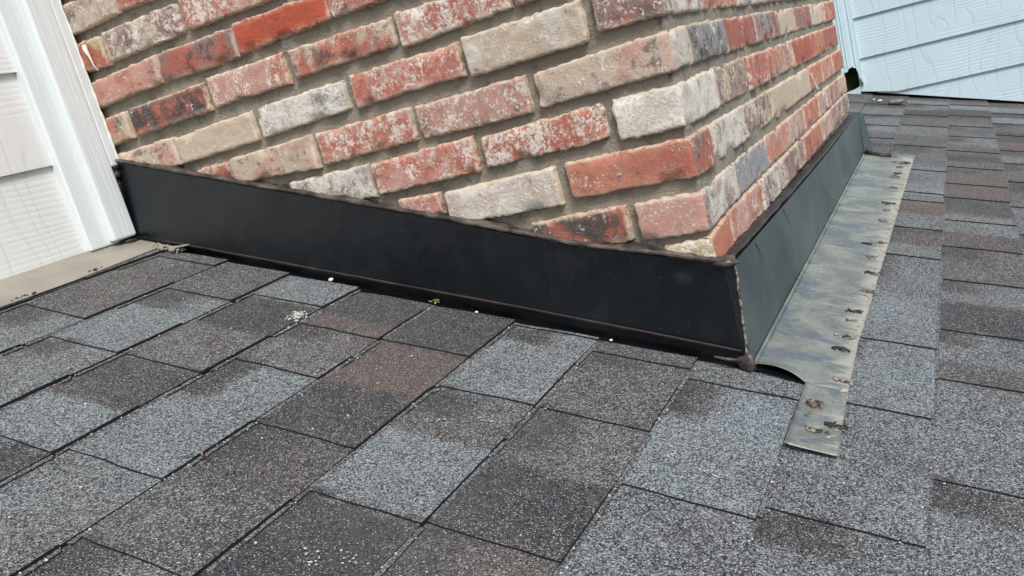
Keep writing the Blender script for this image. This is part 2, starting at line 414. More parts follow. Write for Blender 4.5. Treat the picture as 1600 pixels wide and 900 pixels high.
for k in range(-1, 23):
    tabs, tn = course_layout(k)
    segs = []; v = -2.7
    for (a, b) in tabs:
        if a > v: segs.append((v, a, False))
        segs.append((max(a, -2.7), b, True)); v = b
    segs = [(max(a, -2.7), min(b, 2.97), r) for a, b, r in segs if b > -2.7 and a < 2.97]
    for a, b, r in segs:
        if b-a < .004: continue
        parts = [(a, b, None)]
        if BUTT[k] < .02:                     # the chimney stands here
            parts = []
            e = -.0165
            if a < e: parts.append((a, min(b, e), None))
            if b > 1.70: parts.append((max(a, 1.70), b, None))
        elif BUTT[k-1] < .02:
            e = -.0165
            parts = []
            if a < e: parts.append((a, min(b, e), None))
            if b > e and a < 1.70: parts.append((max(a, e), min(b, 1.70), .030))
            if b > 1.70: parts.append((max(a, 1.70), b, None))
        if k <= -1: parts = [(x, y, u) for x, y, u in parts]
        for x, y, um in parts:
            if y-x > .004: shingle_patch(k, x, y, r, tabs, tn, um)
sh.build('shingles', M_SH, ROOFT)
dk = MB()
for (u0, u1, v0, v1) in ((-1.25, 3.3, -2.72, 0.0), (.024, 3.3, 0.0, 1.7), (-1.25, 3.3, 1.7, 2.99)):
    vs = [roof(u, v, n) for u in (u0, u1) for v in (v0, v1) for n in (-.03, -.0012)]
    dk.add(vs, [(0, 1, 3, 2), (4, 6, 7, 5), (0, 4, 5, 1), (2, 3, 7, 6), (0, 2, 6, 4), (1, 5, 7, 3)])
dk.build('roof_deck', M_DECK, ROOFT)

# ------------------------------------------------------------------ chimney
CH = thing('chimney', (-.55, .84, .0), 'large chimney of reclaimed red, tan and whitewashed bricks between two siding walls', 'chimney')
Rr = (.42, .125, .085); Vv = (.43, .085, .048); Pp = (.52, .285, .235); Tt = (.53, .44, .34); Ww = (.64, .615, .54); Mm = (.27, .17, .155); Gg = (.27, .29, .31)
Oo = (.50, .20, .13); Yy = (.44, .38, .20); Kk = (.045, .040, .040)
FRONT=[
 (9,(-1.0966,0.6698),(-0.9532,0.6629),(-0.9609,0.6186),(-1.0927,0.6164)),
 (9,(-0.9479,0.6658),(-0.7568,0.6524),(-0.76,0.6154),(-0.9509,0.6203)),
 (8,(-1.0937,0.599),(-1.0203,0.5961),(-1.027,0.5434),(-1.0942,0.5469)),
 (8,(-1.0147,0.5992),(-0.8142,0.5975),(-0.8234,0.5485),(-1.013,0.548)),
 (8,(-0.8056,0.6014),(-0.5797,0.592),(-0.5865,0.5454),(-0.8018,0.5493)),
 (7,(-1.0866,0.5271),(-0.9104,0.5314),(-0.9059,0.485),(-1.0891,0.4805)),
 (7,(-0.9078,0.533),(-0.7145,0.5291),(-0.7191,0.4809),(-0.8982,0.4832)),
 (7,(-0.7082,0.5326),(-0.5088,0.529),(-0.5114,0.4873),(-0.7083,0.4845)),
 (7,(-0.5029,0.5273),(-0.3438,0.5229),(-0.3397,0.4859),(-0.5045,0.4883)),
 (6,(-1.0885,0.4585),(-1.0307,0.459),(-1.0323,0.4098),(-1.0917,0.4098)),
 (6,(-1.0166,0.4606),(-0.8205,0.4612),(-0.8146,0.4141),(-1.0164,0.4113)),
 (6,(-0.8097,0.4664),(-0.636,0.4651),(-0.6218,0.416),(-0.797,0.4169)),
 (6,(-0.6106,0.4647),(-0.4048,0.4611),(-0.4124,0.4207),(-0.6087,0.4201)),
 (6,(-0.3986,0.465),(-0.2081,0.4591),(-0.2085,0.4205),(-0.3943,0.4141)),
 (6,(-0.1976,0.4603),(-0.0512,0.4585),(-0.0481,0.4179),(-0.1918,0.4219)),
 (5,(-1.094,0.3891),(-0.932,0.39),(-0.9334,0.3403),(-1.0982,0.3306)),
 (5,(-0.9283,0.3869),(-0.7325,0.3935),(-0.7357,0.3433),(-0.928,0.3404)),
 (5,(-0.7228,0.3946),(-0.5246,0.3958),(-0.5266,0.3505),(-0.7119,0.3451)),
 (5,(-0.5128,0.3989),(-0.3088,0.3976),(-0.3059,0.3517),(-0.5061,0.349)),
 (5,(-0.2973,0.4019),(-0.1086,0.4027),(-0.1095,0.3493),(-0.2944,0.3461)),
 (5,(-0.0965,0.4059),(0.0006,0.4074),(-0.0012,0.3549),(-0.0861,0.3566)),
 (4,(-0.9093,0.3225),(-0.8214,0.3232),(-0.8207,0.2939),(-0.9085,0.2899)),
 (4,(-0.8075,0.325),(-0.6179,0.3285),(-0.6268,0.273),(-0.8163,0.2826)),
 (4,(-0.61,0.3269),(-0.4164,0.3287),(-0.4194,0.2787),(-0.6059,0.2755)),
 (4,(-0.4063,0.3265),(-0.2142,0.3285),(-0.2171,0.2755),(-0.4015,0.278)),
 (4,(-0.2009,0.3279),(0.0018,0.338),(-0.0024,0.2886),(-0.1993,0.2798)),
 (3,(-0.6993,0.2611),(-0.5296,0.2607),(-0.5261,0.2068),(-0.6929,0.2169)),
 (3,(-0.5144,0.2588),(-0.3252,0.264),(-0.3246,0.212),(-0.5162,0.2083)),
 (3,(-0.3133,0.2586),(-0.1131,0.2656),(-0.112,0.2175),(-0.3047,0.2141)),
 (3,(-0.096,0.266),(0.007,0.2731),(-0.0028,0.2126),(-0.0966,0.2107)),
 (2,(-0.4913,0.1943),(-0.4089,0.1924),(-0.408,0.1591),(-0.4751,0.1532)),
 (2,(-0.3975,0.1903),(-0.2046,0.1948),(-0.2046,0.1387),(-0.3954,0.1383)),
 (2,(-0.19,0.1957),(0.001,0.1981),(0.0003,0.1422),(-0.1804,0.144)),
 (1,(-0.2613,0.1188),(-0.1108,0.1216),(-0.1143,0.0716),(-0.2607,0.0636)),
 (1,(-0.0995,0.1206),(-0.0043,0.1246),(-0.0033,0.071),(-0.0943,0.0667)),
 (0,(-0.0755,0.0536),(0.009,0.0673),(0.014,0.0232),(-0.066,0.0127)),
]
# colour A, colour B, lime, soot of each traced brick
LOOK = [(Tt, Mm, .55, .5), (Rr, Pp, .35, .5), (Rr, Yy, .3, .4), (Mm, Tt, .6, .6), (Rr, Pp, .62, .3),
        (Pp, Rr, .40, .35), (Rr, Mm, .25, .6), (Vv, Vv, .10, .25), (Rr, Pp, .60, .35),
        (Tt, Oo, .35, .4), (Rr, Kk, .35, .85), (Pp, Rr, .62, .2), (Rr, Tt, .35, .75), (Rr, Pp, .72, .35), (Mm, Rr, .3, .6),
        (Tt, Pp, .45, .6), (Tt, Tt, .3, .2), (Ww, Gg, .75, .62), (Rr, Pp, .52, .3), (Tt, Ww, .45, .42), (Mm, Rr, .55, .7),
        (Rr, Ww, .5, .5), (Tt, Pp, .35, .4), (Rr, Pp, .60, .25), (Pp, Rr, .60, .45), (Tt, Pp, .48, .45),
        (Ww, Gg, .6, .6), (Rr, Pp, .50, .25), (Rr, Rr, .66, .15), (Ww, Ww, .7, .4),
        (Rr, Pp, .55, .3), (Ww, Tt, .55, .3), (Oo, Rr, .32, .2), (Rr, Kk, .35, .4), (Pp, Pp, .42, .2), (Yy, Oo, .7, .3)]
PALB = [(Rr, Pp, .5, .35), (Pp, Tt, .5, .3), (Tt, Ww, .4, .4), (Oo, Rr, .35, .3), (Mm, Rr, .5, .6), (Rr, Mm, .4, .6), (Ww, Gg, .6, .5), (Rr, Rr, .62, .2)]
SLOPE = -.013      # the courses sag a little towards the back
br = MB()
def path_pts(x0, y1, y0=0.0, both=False):
    """samples (distance, x, y, nx, ny) along a face: front (x0 -> x1) or round the corner"""
def brick(s0, s1, zb0, zb1, zt0, zt1, look, seed, prot, look2=None):
    """s<0 runs along the front face (x = s), s>0 along the side face (y = s)"""
    L = s1-s0; r = .0040
    def samp(n0, n1, step):
        n = max(3, int((n1-n0)/step)); base = [n0+(n1-n0)*i/n for i in range(n+1)]
        ex = [n0+.0012, n0+.003, n0+.0055, n1-.0055, n1-.003, n1-.0012]
        return sorted(set([round(x, 5) for x in base+ex]))
    S = samp(s0, s1, .0065)
    if s0 < 0 < s1: S = sorted(set(S+[-.005, -.0025, 0.0, .0025, .005]))
    T = [0, .022, .055, .10, .2, .32, .44, .56, .68, .8, .90, .945, .978, 1]
    ci, cj = look[0], look[1]; so_ = seed*1.37
    vs = []; ca = []; cb = []; pr = []
    jA = 1+.16*nz(seed*3.1, 1.7); cA = (*[x*jA for x in ci], 1); cB = (*[x*jA for x in cj], 1)
    cA0, cB0, lk0 = cA, cB, look
    for s in S:
        if look2 is not None and s > .004: cA, cB, look = (*look2[0], 1), (*look2[1], 1), look2
        else: cA, cB, look = cA0, cB0, lk0
        f = (s-s0)/L; zb = zb0+(zb1-zb0)*f; zt = zt0+(zt1-zt0)*f; h = zt-zb
        if abs(s) < .005 and s0 < 0 < s1: a = (s+.005)/.01*math.pi/2
        else: a = 0.0 if s <= 0 else math.pi/2
        nx, ny = math.sin(a), -math.cos(a)
        for t in T:
            z = zb+h*t
            es = min(s-s0, s1-s); et = min(t, 1-t)*h; e = min(es, et)
            dd = 0.0
            for q in (es, et):
                if q < r: dd -= r-math.sqrt(max(0, r*r-(r-q)**2))
            x, y = (s, 0.0) if s <= 0 else (0.0, s)
            pn = Vector((x*1.0, y, z)) + Vector((so_, 0, 0))
            # ragged arrises
            rag = .0016*noise.noise(pn*26)+.0026*noise.noise(pn*135)+.0012*noise.noise(pn*300)
            if t <= .055: z += rag - .001 - .004*max(0, noise.noise(pn*17)-.15)*3*0
            if t >= .945: z -= rag
            if es < .002:
                sg = 1 if s-s0 < .002 else -1
                if s <= 0: x += sg*rag*.9
                else: y += sg*rag*.9
            chip = max(0, noise.noise(pn*24+Vector((9, 3, 1)))-.22)
            if e < .012: dd -= min(.007, chip*.055)*(1-e/.012)
            dd += .0012*noise.noise(pn*24) + .0014*noise.noise(pn*85) + prot
            cc = .0 if not (s0 < 0 < s1) else -.0022*max(0, 1-abs(s)/.006)
            vs.append((x+nx*(dd+cc), y+ny*(dd+cc), z)); ca.append(cA); cb.append(cB)
            pr.append((look[2], look[3], (seed*.61803) % 1.0, max(0.0, 1-e/.006)))
    nu, nv = len(S), len(T)
    fs = grid_faces(nu, nv)
    # skirt back into the wall
    ring = [i*nv for i in range(nu)] + [(nu-1)*nv+j for j in range(1, nv)] + [i*nv+nv-1 for i in range(nu-2, -1, -1)] + [j for j in range(nv-2, 0, -1)]
    base = len(vs)
    for idx in ring:
        s = S[idx//nv]; x, y, z = vs[idx]
        if s < 0: y += .022; 
        else: x -= .022
        if abs(s) < .02 and s0 < 0 < s1: x, y = min(x, -.02), max(y, .02)
        vs.append((x, y, z)); ca.append(cA); cb.append(cB); pr.append(pr[idx])
    m = len(ring)
    for i in range(m): fs.append((ring[i], base+i, base+(i+1) % m, ring[(i+1) % m]))
    br.add(vs, fs, ca=ca, cb=cb, pr=pr)
cz = {0: (.014, .0665), 1: (.072, .1246), 2: (.142, .197), 3: (.2126, .270), 4: (.286, .338), 5: (.355, .406), 6: (.4205, .4715), 7: (.4865, .538), 8: (.553, .605)}
for k in range(9, 20): cz[k] = (.620+.0675*(k-9), .671+.0675*(k-9))
CY = 1.68
SIDEJ = {0: [.112, .341, .557, .80, 1.055, 1.279, 1.49], 1: [.196, .446, .678, .882, 1.099, 1.32, 1.53], 2: [.101, .32, .553, .795, 1.024, 1.246, 1.46],
         3: [.19, .411, .644, .873, 1.14, 1.375], 4: [.085, .305, .537, .781, .994, 1.235, 1.47], 5: [.198, .431, .65, .87, 1.09, 1.31, 1.52]}
SIDEL = {0: [(Oo, Oo, .15, .1), (Pp, Rr, .50, .35), (Mm, Ww, .6, .7), (Mm, Tt, .5, .5), (Oo, Rr, .35, .35), (Pp, Tt, .5, .35), (Mm, Pp, .5, .6), (Mm, Tt, .5, .6)],
         1: [(Ww, Mm, .65, .62), (Gg, Gg, .38, .2), (Oo, Pp, .45, .3), (Pp, Tt, .5, .5), (Oo, Rr, .35, .25), (Pp, Ww, .55, .5), (Pp, Mm, .4, .4), (Tt, Pp, .4, .3)],
         2: [(Rr, Mm, .4, .55), (Ww, Ww, .7, .75), (Mm, Yy, .6, .5), (Tt, Tt, .3, .1), (Tt, Tt, .3, .1), (Oo, Pp, .35, .3), (Pp, Oo, .45, .5), (Oo, Rr, .35, .4)],
         3: [(Ww, Ww, .75, .55), (Mm, Yy, .55, .5), (Rr, Oo, .5, .45), (Oo, Tt, .55, .35), (Rr, Rr, .2, .3), (Oo, Rr, .4, .2), (Rr, Mm, .3, .3)],
         4: [(Ww, Tt, .6, .5), (Gg, Kk, .5, .5), (Rr, Mm, .35, .4), (Gg, Rr, .45, .6), (Tt, Tt, .35, .1), (Mm, Rr, .4, .4), (Tt, Ww, .45, .2), (Rr, Pp, .35, .3)],
         5: [(Mm, Ww, .7, .5), (Oo, Rr, .5, .3), (Ww, Gg, .6, .6), (Rr, Pp, .5, .4), (Tt, Pp, .4, .4), (Mm, Rr, .4, .5), (Pp, Tt, .4, .3), (Rr, Rr, .3, .3)]}
rb = random.Random(5); seed = 1
cornerq = {}
for q, lk in zip(FRONT, LOOK):
    seed += 1; k, TL, TR, BR, BL = q
    s0 = (TL[0]+BL[0])/2; s1 = (TR[0]+BR[0])/2; j = .5*.0; prot = rb.uniform(-.0015, .0025)
    s0 -= .001; s1 += .001
    if s1 > -.02: cornerq[k] = (s0, BL[1], TL[1], lk); continue
    brick(max(s0, -1.11), s1, BL[1], BR[1], TL[1], TR[1], lk, seed, prot)
lastx = {6: -.049, 7: -.342, 8: -.583, 9: -.758}
for k in range(0, 20):
    seed += 1; zb, zt = cz[k]
    if k == 6: lastx[6] = -.0485
    jl = SIDEJ.get(k)
    if jl is None:
        first = .10 if k % 2 == 0 else .198; jl = [first]
        while jl[-1] < 1.46: jl.append(jl[-1]+.205+rb.uniform(0, .03))
    # front bricks above or beside the traced ones
    if k not in cornerq:
        endx = -(.205) if k % 2 == 0 else -.098
        x = lastx.get(k, -1.11)
        if k == 6: cornerq[k] = (-.20, .4219, .4603, (Mm, Rr, .3, .6))
        else:
            while x < endx-.06:
                nx_ = min(x+.204, endx) if endx-x > .26 else endx
                seed += 1; brick(x+.006, nx_-.006, zb, zb, zt, zt, PALB[rb.randrange(len(PALB))], seed, rb.uniform(-.0015, .0025)); x = nx_
            cornerq[k] = (endx+.006, zb, zt, PALB[rb.randrange(len(PALB))])
    s0, zbl, ztl, lk = cornerq[k]
    s1 = jl[0]-.003
    n_first = SIDEL[k][0] if k in SIDEL else lk
    seed += 1
    # the corner brick: front piece and side return share one mesh, with the look of the front
    brick(s0, s1, zbl, zb+SLOPE*s1, ztl, zt+SLOPE*s1, lk, seed, 0.0, n_first)
    xs = jl + [CY]
    for i in range(len(xs)-1):
        seed += 1; a, b = xs[i]+.0025, xs[i+1]-.0025
        lk = SIDEL[k][i+1] if (k in SIDEL and i+1 < len(SIDEL[k])) else PALB[rb.randrange(len(PALB))]
        brick(a, b, zb+SLOPE*a, zb+SLOPE*b, zt+SLOPE*a, zt+SLOPE*b, lk, seed, rb.uniform(-.0025, .0015))
# one more buried course behind the flashing so nothing is hollow
br.build('brickwork', M_BR, CH, smooth=True)
mo = MB()
def mortar_sheet():
    S = [-1.11+.010*i for i in range(int(1.10/.010)+1)]; S = [s for s in S if s < -.012]
    S += [-.010, 0.0, .010] + [.022+.014*i for i in range(int((CY-.03)/.014)+1)]
    Zs = [-.02+.0085*i for i in range(int(1.98*.70/.0085))]
    vs = []
    for s in S:
        for z in Zs:
            d = -.0120 + .0020*noise.noise(Vector((s, z, 0))*22) + .0011*noise.noise(Vector((s, z, 4))*80)
            if s > 0: d += .0060
            if s == 0.0: x, y = d, -d
            elif s < 0: x, y = min(s, d), -d
            else: x, y = d, max(s, -d)
            vs.append((x, y, z+(SLOPE*s if s > 0 else 0)))
    mo.add(vs, grid_faces(len(S), len(Zs)))
mortar_sheet()
box(mo, -1.11, -.014, .014, CY-.004, -.20, 1.36)
box(mo, -1.16, .03, -.03, CY+.03, 1.362, 1.43)
mo.build('mortar', M_MO, CH, smooth=True)

# ------------------------------------------------------------------ chimney flashing
FL = thing('chimney_flashing', (-.3, -.02, -.04), 'black metal flashing wrapped round the foot of the brick chimney', 'flashing')
TOP = [(-1.084, .3735), (-1.0765, .3718), (-.9064, .3148), (-.633, .2249), (-.3984, .1476), (-.1961, .0759), (-.0582, .0398), (.010, .0190)]
BOT = [(-1.12, .239), (-1.0667, .227), (-.8078, .1495), (-.3207, .0035), (-.063, -.0765), (.0155, -.1015)]
def interp(tab, x):
    if x <= tab[0][0]: return tab[0][1]
    for (a, b), (c, d) in zip(tab, tab[1:]):
        if x <= c: return b+(d-b)*(x-a)/(c-a)
    return tab[-1][1]
fp = MB(); NX, NZ = 120, 14; vs = []
for i in range(NX+1):
    f = i/NX
    for j in range(NZ+1):
        g_ = j/NZ
        xb = -1.115 + (.0155+1.115)*f; xt = -1.086 + (.010+1.086)*f
        zb, zt = interp(BOT, xb), interp(TOP, xt)
        x = xb+(xt-xb)*g_; z = zb+(zt-zb)*g_
        y = -.019 + .011*g_ + .0048*nz(x*3.2, z*4, 2) + .0016*nz(x*11, z*10, 8)
        y += -.0030*math.exp(-((x+.86+.25*(z-.25))/.016)**2)*nz(x*3+1, z*9, 4)*2 + .0022*math.exp(-((x+.72)/.02)**2)*(1-g_)
        d_ = math.hypot(x+.045, z-.022); y += .0045*math.exp(-(d_/.013)**2)        # dent under the corner
        if g_ > .9: y -= .0012*(nz(x*26, 3)+.3)
        vs.append((x, y, z))
fp.add(vs, grid_faces(NX+1, NZ+1))
front = fp.build('front_panel', M_BLK, FL, smooth=True)
hm = MB(); vs = []
for i in range(NX+1):
    x = -1.112 + 1.126*i/NX; zb = interp(BOT, x); q = .0012*nz(x*30, 7)
    hh = .0030 + .0022*nz(x*9, 2)
    for (dy, dz) in ((-.0200, .0020), (-.0215, .0002), (-.0200+q, -hh+q), (-.008, -hh)):
        vs.append((x, dy, zb+dz))
hm.add(vs, grid_faces(NX+1, 4, True))
hm.build('folded_hem', M_HEM, front, smooth=True)
# the recessed black sheet seen in the slot below the panel
inn = MB(); vs = []
for i in range(61):
    x = -1.12+1.14*i/60; zr = Z0 - x*math.tan(PH)
    for (y, dz) in ((-.0035, .11), (-.0035, .004), (-.03, -.0005)): vs.append((x, y, zr+dz + (0 if dz > .05 else 0)))
inn.add(vs, grid_faces(61, 3, True))
inn.build('inner_sheet', M_BLK, FL)
# corner fold
cf = MB()
cf.add([(.0098, -.0082, .0195), (.0255, -.0035, .0205), (.0195, -.0165, -.108), (.0150, -.0195, -.107)], [(0, 3, 2, 1)])
cf.build('corner_fold', M_BLK, FL)
# side panel
sp = MB(); vs = []; N1, N2 = 90, 10
for i in range(N1+1):
    f = i/N1
    for j in range(N2+1):
        g_ = j/N2
        yt = -.0035+(1.66+.0035)*f; zt = .0205 + (-.022-.0205)*f - .006*math.sin(f*math.pi)
        yb = -.0165+(1.567+.0165)*f; bx, _, bz = roof(.0195+.009*f, 0, .010)
        x = bx+(.0235-.003*f-bx)*g_; z = bz+(zt-bz)*g_; y = yb+(yt-yb)*g_
        x += .0015*nz(y*4, z*6, 5)*math.sin(g_*math.pi) 
        vs.append((x, y, z))
sp.add(vs, grid_faces(N1+1, N2+1))
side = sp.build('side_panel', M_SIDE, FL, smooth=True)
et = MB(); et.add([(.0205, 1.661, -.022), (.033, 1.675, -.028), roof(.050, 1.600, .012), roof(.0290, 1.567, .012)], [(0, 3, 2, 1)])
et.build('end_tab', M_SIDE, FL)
tl = MB(); tube(tl, [(.022, 1.655, -.05), (.026, 1.63, -.09), roof(.031, 1.59, .014), roof(.045, 1.555, .013), roof(.075, 1.545, .013), roof(.10, 1.552, .013)], [.005, .006, .010, .009, .007, .006], 8, .5, 60)
tl.build('tar_bead', M_TAR, FL, smooth=True)
# sealant bead along the top of the front panel, then the side one
sb = MB(); pts = []; rad = []
for i in range(230):
    x = -1.088+1.108*i/229; z = interp(TOP, x)+.0050+.0030*nz(x*10, 1)+.0005*nz(x*50, 2)
    pts.append((x, -.0075-.0015*nz(x*18, 5), z)); rad.append(.0042+.0026*nz(x*9, 9)+.0006*nz(x*40, 4))
tube(sb, pts, rad, 8, .14, 60)
vs = []                                                # sealant smeared up onto the bricks
for i in range(421):
    x = -1.086+1.104*i/420; z = interp(TOP, x)+.004
    hgt = .0025+.011*max(0, nz(x*13, 21))+.006*max(0, nz(x*47, 22))
    for f, y in ((0, -.0115), (.35, -.0085), (.7, -.0052), (1, -.0008)):
        zz = z+hgt*f; vs.append((x+.0008*nz(x*200, f), y-.0016*nz(x*33, zz*90, 3)-.001*nz(x*90, zz*200, 5), zz))
    vs.append((x, .010, z+hgt))
sb.add(vs, grid_faces(421, 5))
sb.build('sealant_bead', M_SEAL, front, smooth=True)
ss = MB(); pts = []; rad = []
for i in range(160):
    f = i/159; y = -.004+1.655*f; z = .0205-.0425*f-.006*math.sin(f*math.pi)+.003+.0025*nz(y*16, 3)
    pts.append((.0175+.0015*nz(y*9, 8), y, z)); rad.append(.0034+.0018*nz(y*12, 6))
tube(ss, pts, rad, 8, .2, 60)
vs = []
for i in range(301):
    f = i/300; y = -.004+1.655*f; z = .0205-.0425*f-.006*math.sin(f*math.pi)+.001
    hgt = .0012+.006*max(0, nz(y*11, 31)-.02)+.004*max(0, nz(y*37, 32))
    for g_, x in ((0, .0200), (.4, .0120), (.75, .0055), (1, .0008)): vs.append((x+.0016*nz(y*30, g_*3, 3), y, z+hgt*g_))
    vs.append((-.010, y, z+hgt))
ss.add(vs, grid_faces(301, 5))
for y in (.13, .36):         # stringy drips
    tube(ss, [(.0235, y, .012-.025*y), (.0250, y+.012, -.006-.025*y), (.0262, y+.020, -.020-.025*y)], [.0008, .0005, .0003], 5)
ss.build('sealant_bead', M_TAR, side, smooth=True)
cs = MB(); pts = [(.0255-.006*f+.0011*nz(f*9, 2), -.0045-.0125*f, .022-.130*f) for f in [i/40 for i in range(41)]]
tube(cs, pts, [.0017+.0011*nz(i*.9, 5) for i in range(41)], 6, .5, 150)
cs.build('corner_seam', mat_simple('silvery_seam_sealant', (.035, .033, .030), (.30, .28, .24), 150, .4, 1.0, .001), FL, smooth=True)
cl = MB(); blob(cl, (.018, -.017, -.120), .012, .008, .015, .6, 70, 14); cl.build('sealant_lump', M_SEAL, FL, smooth=True)
cl = MB(); tube(cl, [(.012, -.022, -.114), (-.004, -.027, -.109), (-.022, -.031, -.101)], [.004, .0032, .001], 6, .3); cl.build('sealant_string', M_SEAL, FL, smooth=True)
cl = MB(); blob(cl, (.017, -.005, .022), .020, .010, .008, .5, 60, 14)
cl.build('sealant_lump', M_SEAL, FL, smooth=True)
le = MB(); pts = [(-1.086-.033*f, -.014-.003*nz(f*12, 2), .372-.150*f) for f in [i/40 for i in range(41)]]
tube(le, pts, [.0065+.002*nz(i*.5, 3) for i in range(41)], 8, .35, 70)
blob(le, (-1.108, -.03, .228), .022, .022, .007, .5, 40, 12)
le.build('end_sealant', M_TAR, FL, smooth=True)

# ------------------------------------------------------------------ galvanised strip on the roof
GS = thing('flashing_strip', roof(.08, .6, .01), 'weathered galvanised metal strip nailed to the shingles beside the side flashing', 'metal strip')
st = MB()
RE = [(-.198, .151), (-.10, .147), (.129, .142), (.6, .149), (1.1, .155), (1.56, .162)]
def right_edge(v): return interp(RE, v) + .0012*nz(v*38, 2) + .0008*nz(v*90, 5)
def strip_n(u, v):
    n = .0112 + .0007*nz(u*25, v*14, 3)
    e = max(0, 1-(right_edge(v)-u)/.045)
    n += .0010*e*(nz(v*48, u*8, 1)+.3)                # rippled nailing edge
    return n
vs = []; NV = 330; NU = 16
for i in range(NV+1):
    v = -.030 + (1.548+.030)*i/NV
    for j in range(NU+1):
        f = j/NU; ul = .0200+.0085*max(0, v)/1.567; ur = right_edge(v); 
        if v > 1.50: ul = ul + 0*f
        u = ul+(ur-ul)*f; vv = v
        n = strip_n(u, v)
        if v < .03:                                     # front lip curls up off the roof
            k_ = (1-(v+.03)/.06); w_ = max(0, min(1, (.100-u)/.02)); n += .010*k_*k_*w_*math.sin(min(1, max(0, (u-.015)/.085))*math.pi)
            if u < .092: vv = v + .022*k_*(1-max(0, min(1, (u-.02)/.07)))
        vs.append(roof(u, vv, n))
st.add(vs, grid_faces(NV+1, NU+1, True), wear=[(max(0, (j/NU-.55)/.45), 0, 0, 1) for i in range(NV+1) for j in range(NU+1)])
vs = []; NL = 36
for i in range(NL+1):
    v = -.198 + .168*i/NL
    for j in range(9):
        f = j/8; ul = .0925 + .0006*nz(v*50, 1); u = ul+(right_edge(v)-ul)*f
        n = strip_n(u, v) + (.0030*(1-f/.15) if f < .15 else 0)*.6
        vs.append(roof(u, v + (.0012*nz(u*60, 3) if i == 0 else 0), n))
st.add(vs, grid_faces(NL+1, 9, True), wear=[(j/8*.6, 0, 0, 1) for i in range(NL+1) for j in range(9)])
# head tab at the far end
st.add([roof(.101, 1.545, .0118), roof(.162, 1.545, .0118), roof(.164, 1.60, .0120), roof(.105, 1.60, .0120)], [(0, 1, 2, 3)])
# small folded lip against the side panel and along the leg
vs = []
for i in range(101):
    v = -.01+1.55*i/100; ul = .0200+.0085*max(0, v)/1.567
    for (du, n) in ((.0035, .0114), (.0008, .0135), (-.0006, .0150)): vs.append(roof(ul+du, v, n))
st.add(vs, grid_faces(101, 3, True))
strip = st.build('strip_sheet', M_GAL, GS, smooth=True)
sol = strip.modifiers.new('thick', 'SOLIDIFY'); sol.thickness = .0009; sol.offset = -1
ul_ = MB(); vs = [roof(.008+.0875*f, -.0135-.016*f+dy, .0098+dn) for f in (0, .25, .5, .75, 1) for dy, dn in ((-.004, .0008), (.03, 0))]
ul_.add(vs, grid_faces(5, 2, True)); ul_.build('under_flange', M_BLK, GS)
ec = MB(); r = random.Random(21)
for q in range(520):
    v = r.uniform(-.19, 1.54); dens = nz(v*7, 41)+.25*nz(v*31, 42)+.12
    if r.random() > max(.05, dens*2.2): continue
    u = right_edge(v)-abs(r.gauss(0, .006))-.001; z_ = r.uniform(.0007, .0020)
    blob(ec, roof(u, v, .0118), z_*1.7, z_*(1.2+v), z_*.8, .6, 220, 6)
ec.build('edge_crust', mat_simple('pale_edge_crust', (.16, .155, .135), (.46, .44, .37), 160, .85), strip, smooth=True)['kind'] = 'stuff'
HOLES = [[.144, 1.477], [.119, 1.481], [.13, 1.416], [.13, 1.33], [.125, 1.287], [.132, 1.155], [.128, .985], [.13, .924], [.129, .833], [.112, .644], [.133, .665], [.127, .56],
         [.131, .463], [.143, .464], [.138, .365], [.125, .26], [.125, .22], [.122, .148], [.122, .098], [.136, -.006], [.122, -.153], [.143, -.131]]
M_RIM = mat_simple('torn_metal_rim', (.06, .058, .05), (.36, .34, .28), 110, .5, 1.0, .002)
for i, (u, v) in enumerate(HOLES):
    hb = MB(); r0 = rb.uniform(.0045, .0105); pts = []
    far = 1+.9*max(0, v)
    for a in range(15):
        th = a/14*2*math.pi*(.45+.45*((i*37) % 10)/10)+rb.random()*.35+i; rr = r0*(1+.7*nz(a*.7, i*3.3))
        c_ = roof(u+rr*1.25*math.cos(th), v+rr*.62*far*math.sin(th), .0125+.0022*abs(nz(a*.9, i*1.7)))
        pts.append(c_)
    tube(hb, pts, [.0011+.0008*abs(nz(a*1.3, i)) for a in range(15)], 5, .4, 200)
    for q in range(rb.randrange(5, 11)):
        c_ = roof(min(u+rb.uniform(-1.6, 1.6)*r0, .146), v+rb.uniform(-1, 1)*r0*.8*far, .0125); blob(hb, c_, rb.uniform(.0012, .003), rb.uniform(.0012, .003), .0016, .5, 200, 8)
    o = hb.build('torn_nail_hole', M_RIM if i % 3 else M_TAR, strip, smooth=True)
    db = MB(); c_ = roof(u, v, .0120); blob(db, c_, r0*.8, r0*.42*far, .0011, .5, 160, 10); db.build('tar_plug', M_BROWN if i % 9 == 5 else M_TAR, o, smooth=True)

# ------------------------------------------------------------------ left wall and its apron flashing
AP = thing('apron_flashing', roof(-1.13, -.3, .006), 'beige weathered metal flashing lying at the foot of the white siding wall', 'flashing')
ap = MB(); vs = []
for i in range(121):
    v = -2.6+2.60*i/120
    e = -1.069+.003*nz(v*5, 2)
    if v > -.22: e -= .016*min(1, (v+.22)/.2)
    if v < -.4: e += .000
    for (u, n) in ((-1.215, .062), (-1.205, .020), (-1.195, .0125), (-1.13, .0118), (e-.004, .0112+.0006*nz(v*13, 1)), (e, .0100), (e, .0088)): vs.append(roof(u, v, n))
ap.add(vs, grid_faces(121, 7, True)); apo = ap.build('apron_sheet', M_APR, AP)
for (u, v) in ((-1.078, -.170), (-1.074, -.306), (-1.076, -.62), (-1.076, -.93), (-1.076, -1.3)):
    hb = MB()
    for q in range(12): blob(hb, roof(u+rb.uniform(-.005, .005), v+rb.gauss(0, .010), .0114), rb.uniform(.0006, .002), rb.uniform(.001, .0035), .0015, .6, 150, 8)
    hb.build('tar_spot', M_TAR, apo, smooth=True)
